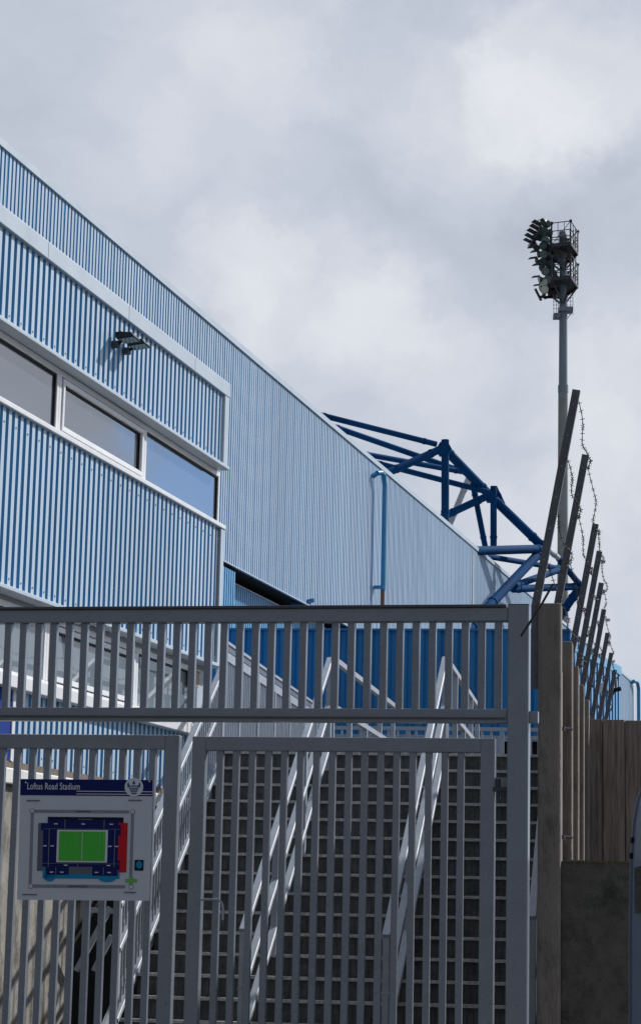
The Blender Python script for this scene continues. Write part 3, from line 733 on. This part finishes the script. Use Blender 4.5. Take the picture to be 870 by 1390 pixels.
# low wall block
LW = frontal(800, 1200, 15.05, R(9))
l0 = LW.sz(761.5, 1200)[0]; l1 = LW.sz(856, 1200)[0]; lz = LW.sz(800, 1170)[1]
t = thing('low_concrete_wall', 'dark damp concrete wall stub with a mossy top, right of the nearest post', 'wall', LW.pt((l0 + l1) / 2, 0, 0))
b = MB(); n = 24; rnd = random.Random(5)
prof = [(l0 + (l1 - l0) * j / n, lz + rnd.uniform(-.006, .006)) for j in range(n + 1)]
fr_ = [LW.pt(s, z, .0) for s, z in prof]; bk = [LW.pt(s, z, -.25) for s, z in prof]; fb = [LW.pt(s, 0, .0) for s, z in prof]; bb = [LW.pt(s, 0, -.25) for s, z in prof]
for j in range(n):
    b.poly([fb[j], fb[j + 1], fr_[j + 1], fr_[j]], [(0, 1, 2, 3)], M['lowwall']); b.poly([bb[j + 1], bb[j], bk[j], bk[j + 1]], [(0, 1, 2, 3)], M['lowwall'])
    b.poly([fr_[j], fr_[j + 1], bk[j + 1], bk[j]], [(0, 1, 2, 3)], M['lowwall'])
b.poly([fb[n], bb[n], bk[n], fr_[n]], [(0, 1, 2, 3)], M['lowwall']); b.poly([bb[0], fb[0], fr_[0], bk[0]], [(0, 1, 2, 3)], M['lowwall'])
b.build('wall_block', t)
b = MB()
for j in range(260):
    s = rnd.uniform(l0 + .01, l1 - .005); o_ = rnd.uniform(-.05, .008); r_ = rnd.uniform(.003, .008)
    b.obox(LW.pt(s, lz + .002, o_), LW.a * r_, LW.n * r_, Z * r_ * rnd.uniform(.5, 1.2), M['moss'])
o = b.build('moss', t); o['kind'] = 'stuff'

# timber fence
WF = frontal(800, 1000, 23.6, R(9))
t = thing('timber_fence', 'tall brown vertical board fence behind the low concrete wall', 'fence', WF.pt(WF.sz(830, 1100)[0], 0, 0))
edges = [792, 817.5, 847.5, 873, 900, 930]
wz = WF.sz(800, 976)[1]
for j in range(5):
    a = WF.sz(edges[j], 1000)[0]; c = WF.sz(edges[j + 1], 1000)[0]
    o_ = .0 if j % 2 else -.008
    slab(WF, a + .0035, c - .0035, 0, wz - [0, .004, .01, .003, 0][j], -.03 + o_, o_, M['wood']).build('board', t, .004)
slab(WF, WF.sz(793, 1000)[0], WF.sz(929, 1000)[0], 0, wz - .02, -.050, -.042, M['blackplastic']).build('backing', t)
for z in (.6, 2.0, 3.1): slab(WF, WF.sz(792, 1000)[0], WF.sz(930, 1000)[0], z, z + .1, -.09, -.052, M['wood']).build('rail', t)

# ------------------------------------------------------------------ van at the right edge
VN = frontal(870, 1200, 12.6, R(4))
sv = VN.sz(855.2, 1225)[0]; W_ = 1.85
t = thing('parked_van', 'blue grey van at the right edge beside the low wall, only its rear corner visible', 'van', VN.pt(sv + W_ / 2, 0, 0))
def vp(px, py): return VN.sz(px, py)
cs = [(sv + .03, .35), (sv, .8), (sv + .003, 1.55)]
for px, py in ((857.5, 1165), (860.5, 1120), (865, 1092), (871, 1072)): cs.append(vp(px, py))
zt_ = cs[-1][1] + .12; cs.append((cs[-1][0] + .10, zt_))
left = cs; right = [(2 * sv + W_ - s, z) for s, z in reversed(cs)]
sec = left + right; n = len(sec)
LV = 4.3; ctr = sv + W_ / 2
b = MB(); f0 = [VN.pt(s, z, 0) for s, z in sec]; f1 = [VN.pt(s, z, LV) for s, z in sec]
b.poly(f0 + f1, [(i, (i + 1) % n, (i + 1) % n + n, i + n) for i in range(n)], M['vanpaint'])
b.poly(f0 + f1, [tuple(range(n - 1, -1, -1)), tuple(range(n, 2 * n))], M['vanpaint'])
body = b.build('body', t)
# rear door edge, hinges, side window, bumper, lamp, wheels
b = MB()
for (s, z), (s2, z2) in zip(cs[:-1], cs[1:]):
    b.beam(VN.pt(s - .004, z, .03), VN.pt(s2 - .004, z2, .03), .05, .02, M['vansteel'], side=VN.n)
b.build('door_edge', t)
for py in (1141, 1162):
    s, z = vp(859 if py < 1150 else 857.6, py)
    b = MB(); b.obox(VN.pt(s - .002, z, .03), VN.a * .016, VN.n * .03, Z * .016, M['blackplastic']); b.build('hinge', t, .004)
b = MB(); sa, za = vp(861, 1180); sb_, zb_ = vp(861, 1240)
b.obox(VN.pt(sv - .001, (za + zb_) / 2, .82), VN.a * .006, VN.n * .42, Z * (za - zb_) / 2, M['glass']); b.build('side_window', t)
b = MB(); b.obox(VN.pt(ctr, .42, -.07), VN.a * W_ * .48, VN.n * .07, Z * .10, M['blackplastic']); b.build('bumper', t, .02)
for s in (sv + .08, sv + W_ - .08):
    b = MB(); b.obox(VN.pt(s, 1.0, -.012), VN.a * .05, VN.n * .015, Z * .16, M['red']); b.build('tail_lamp', t, .006)
    for o_ in (.75, 3.4):
        b = MB(); b.tube(VN.pt(s - .04, .32, o_), VN.pt(s + .12 if s < ctr else s - .12, .32, o_), .32, M['tyre'], 24); w_ = b.build('wheel', t)
        b = MB(); b.tube(VN.pt(s - .045 if s < ctr else s + .045, .32, o_), VN.pt(s, .32, o_), .18, M['silver'], 18); b.build('rim', w_)

# ------------------------------------------------------------------ roof truss
tr = thing('roof_truss', 'navy blue tubular roof truss rising above the far end of the ribbed wall', 'roof truss', Vector((at(700, 745, 58).x, 58, 0)))
def tb(x1, y1, D1, x2, y2, D2, r, name='tube', mt=None):
    b = MB(); b.tube(at(x1, y1, D1), at(x2, y2, D2), r, mt or M['navy'], 14); a_, c_ = at(x1, y1, D1), at(x2, y2, D2); dd = (c_ - a_).normalized()
    if name != 'silver':
        for e_, sg_ in ((a_, 1), (c_, -1)):
            for q_ in (.30,): b.tube(e_ + dd * sg_ * q_, e_ + dd * sg_ * (q_ + .06), r * 1.14, mt or M['navy'], 14)
    return b.build(name, tr)
tb(424, 560.5, 56, 592, 603, 57, .075, 'chord')
tb(444, 576, 58, 630, 641, 60, .08, 'chord'); tb(484, 614.5, 57.7, 631, 641, 60, .075, 'chord')
tb(500, 625.5, 57.5, 664, 668.5, 58, .075, 'chord'); tb(526, 642, 56, 597, 610, 57, .10, 'brace')
tb(604, 597, 57, 604, 712, 57, .10, 'post')
tb(600, 606, 57, 664, 672, 58.3, .12, 'main_chord'); tb(664, 672, 58.3, 734, 740, 59, .12, 'main_chord')
tb(738, 742, 59, 757, 757, 60, .075, 'main_chord', M['silver']); tb(757, 757, 60, 788, 796, 62, .085, 'main_chord')
tb(600, 702, 59, 664, 672, 58.3, .10, 'brace')
tb(669.5, 660, 58.3, 669.5, 746, 58.3, .085, 'post'); tb(672, 661, 58.6, 683, 684, 59, .05, 'brace')
tb(635.5, 650, 60, 610, 712, 60, .085, 'brace', M['silver']); tb(641, 655, 58.6, 659, 746, 58.6, .075, 'brace')
tb(636.5, 748, 55.6, 736, 745, 59, .115, 'tie'); tb(648, 753, 57, 762, 772, 62, .075, 'tie')
tb(734, 748, 59, 662, 824, 56, .125, 'brace'); tb(662, 824, 56, 634, 858, 55, .125, 'brace')
tb(698, 795, 58.5, 762, 772, 62, .095, 'brace'); tb(696, 799.5, 58.5, 786, 796, 62, .10, 'tie')
tb(786, 798, 62, 758, 838, 62, .12, 'brace'); tb(758, 838, 62, 745, 856, 62, .12, 'brace')
def plate(x, y, D, r, th=.12):
    b = MB(); c = at(x, y, D); k = 6
    b.poly([c + Vector((math.cos(a) * r, -th, math.sin(a) * r)) for a in [2 * math.pi * i / k for i in range(k)]] + [c + Vector((math.cos(a) * r, th, math.sin(a) * r)) for a in [2 * math.pi * i / k for i in range(k)]],
           [tuple(range(k)), tuple(range(2 * k - 1, k - 1, -1))] + [(i, i + k, (i + 1) % k + k, (i + 1) % k) for i in range(k)], M['navy']); b.build('node_plate', tr)
plate(602, 610, 57, .2); plate(666, 674, 58.4, .18); plate(733, 743, 59, .2); plate(787, 797, 62, .17)

# ------------------------------------------------------------------ floodlight mast
DM = 100.0
base = at(764, 430, DM); mx = base.x
mt_ = thing('floodlight_mast', 'tall grey floodlight mast with a cluster of dark lamps and two railed platforms', 'floodlight mast', Vector((mx, DM, 0)))
def mz(y, x=764): return at(x, y, DM).z
b = MB(); b.tube((mx, DM, 0), (mx, DM, mz(530)), .29, M['mastold'], 24, r2=.22); b.build('lower_pole', mt_)
b = MB(); b.tube((mx, DM, mz(530)), (mx, DM, mz(318)), .20, M['mast'], 24, r2=.17); b.build('upper_pole', mt_)
b = MB(); b.tube((mx, DM, mz(533)), (mx, DM, mz(523)), .235, M['mast'], 24); b.build('collar', mt_)
def mp(x, y, dd=0): return at(x, y, DM + dd)
b = MB(); b.obox(mp(762.5, 318.5), (.14, 0, 0), (0, .14, 0), (0, 0, .13), M['mast']); b.build('top_box', mt_)
b = MB(); b.obox(mp(763.5, 327), (.17, 0, 0), (0, .17, 0), (0, 0, .12), M['dark']); b.build('top_box', mt_)
# decks: five sided, seen from below
def deck(y, pts, nm='platform', th=.06, mt=None):
    z = mz(y); b = MB(); lo = [Vector((mp(x, y).x, DM + dd, z)) for x, dd in pts]; up = [p + Z * th for p in lo]; k = len(pts)
    b.poly(lo + up, [tuple(range(k - 1, -1, -1)), tuple(range(k, 2 * k))] + [(i, (i + 1) % k, (i + 1) % k + k, i + k) for i in range(k)], mt or M['dark']); return b.build(nm, mt_)
shape = [(745, -1.1), (769, -1.5), (784, .1), (775, 1.4), (750, 1.5)]
for y in (342, 387):
    o = deck(y, shape)
    b = MB(); z = mz(y)
    for (xa, da), (xb, db) in zip(shape, shape[1:] + shape[:1]):
        b.beam(Vector((mp(xa, y).x, DM + da, z - .04)), Vector((mp(xb, y).x, DM + db, z - .04)), .05, .14, M['dark'])
    # braces up to the pole, seen dark against the sky
    for xa, da in shape: b.beam(Vector((mp(xa, y).x, DM + da, z - .04)), Vector((mx, DM, z - 1.0)), .07, .07, M['dark'])
    b.build('deck_frame', mt_)
b = MB(); b.beam(mp(758, 340, -.8), mp(776, 356, .2), .03, .05, M['copper']); b.build('rusty_bar', mt_)
# railings
RD = []
for y0, y1 in ((342, 313), (387, 358)):
    z0, z1 = mz(y0), mz(y1)
    b = MB(); corners = [Vector((mp(x, y0).x, DM + dd, 0)) for x, dd in shape]
    for i in range(5):
        a, c = corners[i], corners[(i + 1) % 5]
        for f in (1, .62, .33):
            b.tube(a + Z * (z0 + (z1 - z0) * f), c + Z * (z0 + (z1 - z0) * f), .022, M['dark'], 6)
        b.tube(a + Z * z0, a + Z * z1, .03, M['dark'], 6)
        b.obox(a + Z * z1, (.06, 0, 0), (0, .06, 0), (0, 0, .05), M['dark'])
        for g in (.33, .66): b.tube(a.lerp(c, g) + Z * z0, a.lerp(c, g) + Z * z1, .015, M['dark'], 5)
        b.tube(a + Z * z0, c + Z * z1, .016, M['dark'], 5)
    b.build('railing', mt_)
b = MB()
for x, dd in ((778, .6), (773, .9), (781, .3)): b.tube(mp(x, 312, dd), mp(x, 392, dd), .018, M['dark'], 6)
b.build('ladder', mt_)
# cage below
b = MB()
for x in (751, 754.5, 757, 769, 774, 777):
    b.tube(mp(x, 400, -.3), mp(x, 428, -.3), .013, M['mast'], 5)
for y in (404, 409, 414, 419): b.tube(mp(750, y, -.3), mp(758, y, -.3), .010, M['mast'], 5); b.tube(mp(768, y, -.3), mp(777, y, -.3), .010, M['mast'], 5)
b.build('ladder_cage', mt_)
b = MB(); b.obox(mp(767, 421), (.32, 0, 0), (0, .3, 0), (0, 0, .10), M['mast']); b.build('mast_box', mt_)
b = MB(); b.obox(mp(755, 429.5), (.15, 0, 0), (0, .25, 0), (0, 0, .10), M['mast']); b.build('mast_box', mt_)
b = MB(); b.beam(mp(769, 433, -.2), mp(776, 423, -.2), .03, .03, M['dark']); b.build('box_strut', mt_)
# lamp frame
b = MB()
for x0, y0, x1, y1 in ((735, 303, 741, 352), (741, 352, 750, 400), (733, 330, 756, 338), (736, 352, 758, 356), (738, 372, 757, 376), (732, 403, 762, 404), (726, 392, 734, 408), (740, 308, 746, 392), (736, 396, 772, 388), (744, 312, 750, 345), (750, 350, 752, 395), (738, 405, 760, 398)):
    b.beam(mp(x0, y0, .1), mp(x1, y1, .1), .10, .10, M['dark'])
for k in range(16):
    x = 734 + random.random() * 22; y = 395 + random.random() * 10
    b.beam(mp(x, y, random.uniform(-.6, .4)), mp(x + random.uniform(-7, 7), y - random.uniform(2, 9), .2), .06, .08, M['dark'])
b.build('lamp_frame', mt_)
def lamp(x, y, d, size, mtg, hood):
    c = mp(x, y, d[1]); ax = Vector(d[0]).normalized(); b = MB()
    b.tube(c - ax * .20 * size, c, .07 * size, M['dark'], 10, r2=.20 * size); b.tube(c, c + ax * .05 * size, .20 * size, M['dark'], 14)
    o = b.build('lamp', mt_)
    g = MB(); g.tube(c + ax * .05 * size, c + ax * .065 * size, .18 * size, mtg, 14); g.build('lamp_glass', o)
    if hood:
        h = MB(); sd = ax.cross(Z).normalized(); up = sd.cross(ax).normalized()
        h.obox(c + ax * .22 * size + up * .19 * size, sd * .19 * size, ax * .20 * size, up * .014, M['dark']); h.build('hood', o)
rnd = random.Random(11)
Ld = [(736, 302, (-.7, -.3, -.45), 1.15, 'lampglass', 1), (742, 304, (-.2, -.8, -.4), 1.05, 'lampglass', 0),
      (730, 311, (-.8, -.25, .35), 1.25, 'lampglass', 1), (726, 316, (-.8, -.25, .35), 1.2, 'lampglass', 1), (722, 322, (-.8, -.25, .35), 1.2, 'lampglass', 1), (718, 328, (-.8, -.25, .35), 1.15, 'lampglass', 1), (715, 333, (-.8, -.25, .3), 1.0, 'lampglass', 1),
      (737, 314, (-.3, -.8, -.3), 1.3, 'lampglass', 0), (744, 316, (.1, -.8, -.3), 1.1, 'lampglass', 0), (731, 322, (-.5, -.7, -.4), 1.1, 'lampglass', 1), (739, 326, (-.3, -.8, -.5), 1.2, 'lampglass', 0), (725, 336, (-.6, -.5, -.6), 1.05, 'dark', 1),
      (735, 334, (-.4, -.7, -.5), 1.1, 'lampglass', 0), (742, 336, (0, -.8, -.5), 1.1, 'dark', 0), (729, 345, (-.9, -.2, -.2), 1.0, 'dark', 1), (736, 345, (-.3, -.8, -.4), 1.1, 'lampglass', 0), (743, 347, (-.1, -.8, -.5), 1.2, 'lampglass', 0),
      (726, 354, (-.9, -.2, -.2), 1.0, 'dark', 1), (735, 356, (-.3, -.8, -.4), 1.25, 'lampglass', 0), (746, 359, (.0, -.85, -.45), 1.5, 'lampglass', 0), (732, 363, (-.9, -.2, -.2), 1.0, 'dark', 1), (739, 368, (-.2, -.8, -.4), 1.2, 'lampglass', 0),
      (749, 372, (.1, -.8, -.4), 1.35, 'lampglass', 0), (743, 379, (-.2, -.8, -.4), 1.2, 'lampglass', 0), (736, 383, (-.3, -.8, -.2), 1.5, 'lampwhite', 0), (738, 393, (-.3, -.8, -.2), 1.4, 'lampwhite', 0), (730, 379, (-.9, -.2, -.2), .9, 'lampwhite', 1), (731, 390, (-.9, -.2, -.2), .8, 'lampwhite', 1), (747, 386, (0, -.8, -.5), 1.0, 'dark', 0)]
for x, y, d, s, g, h in Ld: lamp(x + (748 - x) * .12, y, (d, rnd.uniform(-.6, .1)), (s * .86 if s < 1.38 else s * .72), M[g], h)

# ------------------------------------------------------------------ sky and sun
SUN_AZ, SUN_EL = R(52), R(38)
w = bpy.data.worlds.new('World'); scene.world = w; w.use_nodes = True
t = w.node_tree; N = t.nodes; L = t.links; bg = N['Background']; bg.inputs[1].default_value = .1
sky = N.new('ShaderNodeTexSky'); sky.sky_type = 'NISHITA'; sky.sun_disc = False; sky.sun_elevation = SUN_EL; sky.sun_rotation = SUN_AZ
tc = N.new('ShaderNodeTexCoord')
def vmath(op, a=None, b_=None):
    n_ = N.new('ShaderNodeVectorMath'); n_.operation = op
    for i_, q in enumerate((a, b_)):
        if q is None: continue
        if isinstance(q, (tuple, Vector)): n_.inputs[i_].default_value = tuple(q)
        else: L.new(q, n_.inputs[i_])
    return n_
def fm(op, a, b_=None):
    n_ = N.new('ShaderNodeMath'); n_.operation = op
    for i_, q in enumerate((a, b_)):
        if q is None: continue
        if isinstance(q, (int, float)): n_.inputs[i_].default_value = q
        else: L.new(q, n_.inputs[i_])
    return n_.outputs[0]
dirn = vmath('NORMALIZE', tc.outputs['Generated']).outputs[0]
wn = N.new('ShaderNodeTexNoise'); wn.inputs['Scale'].default_value = 11; wn.inputs['Detail'].default_value = 9; wn.inputs['Roughness'].default_value = .62; L.new(dirn, wn.inputs['Vector'])
wv = vmath('SUBTRACT', wn.outputs['Color'], (.5, .5, .5)).outputs[0]
sc_ = N.new('ShaderNodeVectorMath'); sc_.operation = 'SCALE'; L.new(wv, sc_.inputs[0]); sc_.inputs['Scale'].default_value = .11
wd_ = vmath('NORMALIZE', vmath('ADD', dirn, sc_.outputs[0]).outputs[0]).outputs[0]
def cloud(scale, seed, detail, st=(1, 1, 1.7)):
    mp_ = N.new('ShaderNodeMapping'); mp_.inputs['Location'].default_value = (seed, seed * 1.7, 0); mp_.inputs['Scale'].default_value = st
    L.new(wd_, mp_.inputs[0]); n_ = N.new('ShaderNodeTexNoise'); n_.inputs['Scale'].default_value = scale; n_.inputs['Detail'].default_value = detail; n_.inputs['Roughness'].default_value = .58
    L.new(mp_.outputs[0], n_.inputs['Vector']); return n_.outputs[0]
v = fm('ADD', fm('MULTIPLY', fm('SUBTRACT', cloud(8, 3.1, 9, (1, 1, 2.2)), .5), .55), fm('MULTIPLY', fm('SUBTRACT', cloud(26, 8.2, 8, (1, 1, 2)), .5), .24))
def blob(px, py, rad, amp):
    global v
    dd = ray(px, py).normalized(); dt = vmath('DOT_PRODUCT', wd_, dd).outputs['Value']
    mr = N.new('ShaderNodeMapRange'); mr.interpolation_type = 'SMOOTHERSTEP'; mr.inputs['From Min'].default_value = math.cos(rad / 3077 * 1.0); mr.inputs['From Max'].default_value = 1
    mr.inputs['To Min'].default_value = 0; mr.inputs['To Max'].default_value = amp; L.new(dt, mr.inputs['Value']); v = fm('ADD', v, mr.outputs[0])
for q in ((440, 400, 190, .20), (330, 350, 120, .16), (560, 470, 140, .16), (650, 180, 170, .22), (760, 110, 150, .28), (300, 90, 200, .10), (380, 120, 200, .08), (840, 520, 200, .22), (720, 620, 200, .14), (150, 190, 120, .08), (860, 760, 200, .12),
          (60, 60, 220, -.10), (330, 215, 110, -.08), (620, 310, 160, -.16), (500, 250, 140, -.12), (800, 330, 170, -.18), (680, 560, 110, -.10), (420, 520, 90, -.08), (560, 60, 130, -.10), (850, 200, 60, -.06), (840, 30, 150, -.04)): blob(*q)
rp = N.new('ShaderNodeValToRGB'); e = rp.color_ramp.elements
e[0].position = .0; e[0].color = (4.1, 4.6, 5.5, 1); e[1].position = 1; e[1].color = (8.1, 8.3, 8.7, 1)
k_ = rp.color_ramp.elements.new(.42); k_.color = (5.6, 6.05, 6.95, 1)
L.new(fm('ADD', v, .42), rp.inputs[0])
# one gap of blue well to the right, mirrored in the end window
dt = vmath('DOT_PRODUCT', wd_, ray(435, 1240).normalized()).outputs['Value']
def sdir(az, el): return Vector((math.sin(R(az)) * math.cos(R(el)), math.cos(R(az)) * math.cos(R(el)), math.sin(R(el))))
g = None
for az, el, rad in ((29.8, 9.8, 4.4), (27, 8, 4), (40, 30, 10), (120, 45, 14), (-100, 50, 12)):
    dt = vmath('DOT_PRODUCT', wd_, sdir(az, el)).outputs['Value']; mr = N.new('ShaderNodeMapRange'); mr.interpolation_type = 'SMOOTHSTEP'
    mr.inputs['From Min'].default_value = math.cos(R(rad * 1.25)); mr.inputs['From Max'].default_value = math.cos(R(rad * .6)); L.new(dt, mr.inputs['Value'])
    g = mr.outputs[0] if g is None else fm('MAXIMUM', g, mr.outputs[0])
g = fm('MULTIPLY', g, .85)
sb = N.new('ShaderNodeMixRGB'); sb.blend_type = 'MULTIPLY'; sb.inputs[0].default_value = 1; L.new(sky.outputs[0], sb.inputs[1]); sb.inputs[2].default_value = (.55, .87, 1.4, 1)
mx_ = N.new('ShaderNodeMixRGB'); L.new(g, mx_.inputs[0]); L.new(rp.outputs[0], mx_.inputs[1]); L.new(sb.outputs[0], mx_.inputs[2])
# sky brighter towards the sun; unseen part behind viewer dimmed to darken gate fronts
dt = vmath('DOT_PRODUCT', dirn, sdir(52, 20)).outputs['Value']; mr = N.new('ShaderNodeMapRange'); mr.interpolation_type = 'SMOOTHSTEP'
mr.inputs['From Min'].default_value = -.35; mr.inputs['From Max'].default_value = .5; mr.inputs['To Min'].default_value = .38; mr.inputs['To Max'].default_value = 1; L.new(dt, mr.inputs['Value'])
ms = N.new('ShaderNodeVectorMath'); ms.operation = 'SCALE'; L.new(mx_.outputs[0], ms.inputs[0]); L.new(mr.outputs[0], ms.inputs['Scale'])
L.new(ms.outputs[0], bg.inputs[0])
sun = bpy.data.lights.new('sun', 'SUN'); sun.energy = 4.6; sun.angle = R(1.6); sun.color = (1, .97, .93)
so = bpy.data.objects.new('sun', sun); col.objects.link(so)
sd = Vector((math.sin(SUN_AZ) * math.cos(SUN_EL), math.cos(SUN_AZ) * math.cos(SUN_EL), math.sin(SUN_EL)))
so.rotation_euler = (-sd).to_track_quat('-Z', 'Y').to_euler(); so.location = (20, 0, 40)
scene.view_settings.view_transform = 'Standard'; scene.view_settings.look = 'None'; scene.view_settings.exposure = 0; scene.view_settings.gamma = 1
scene.view_settings.use_curve_mapping = False
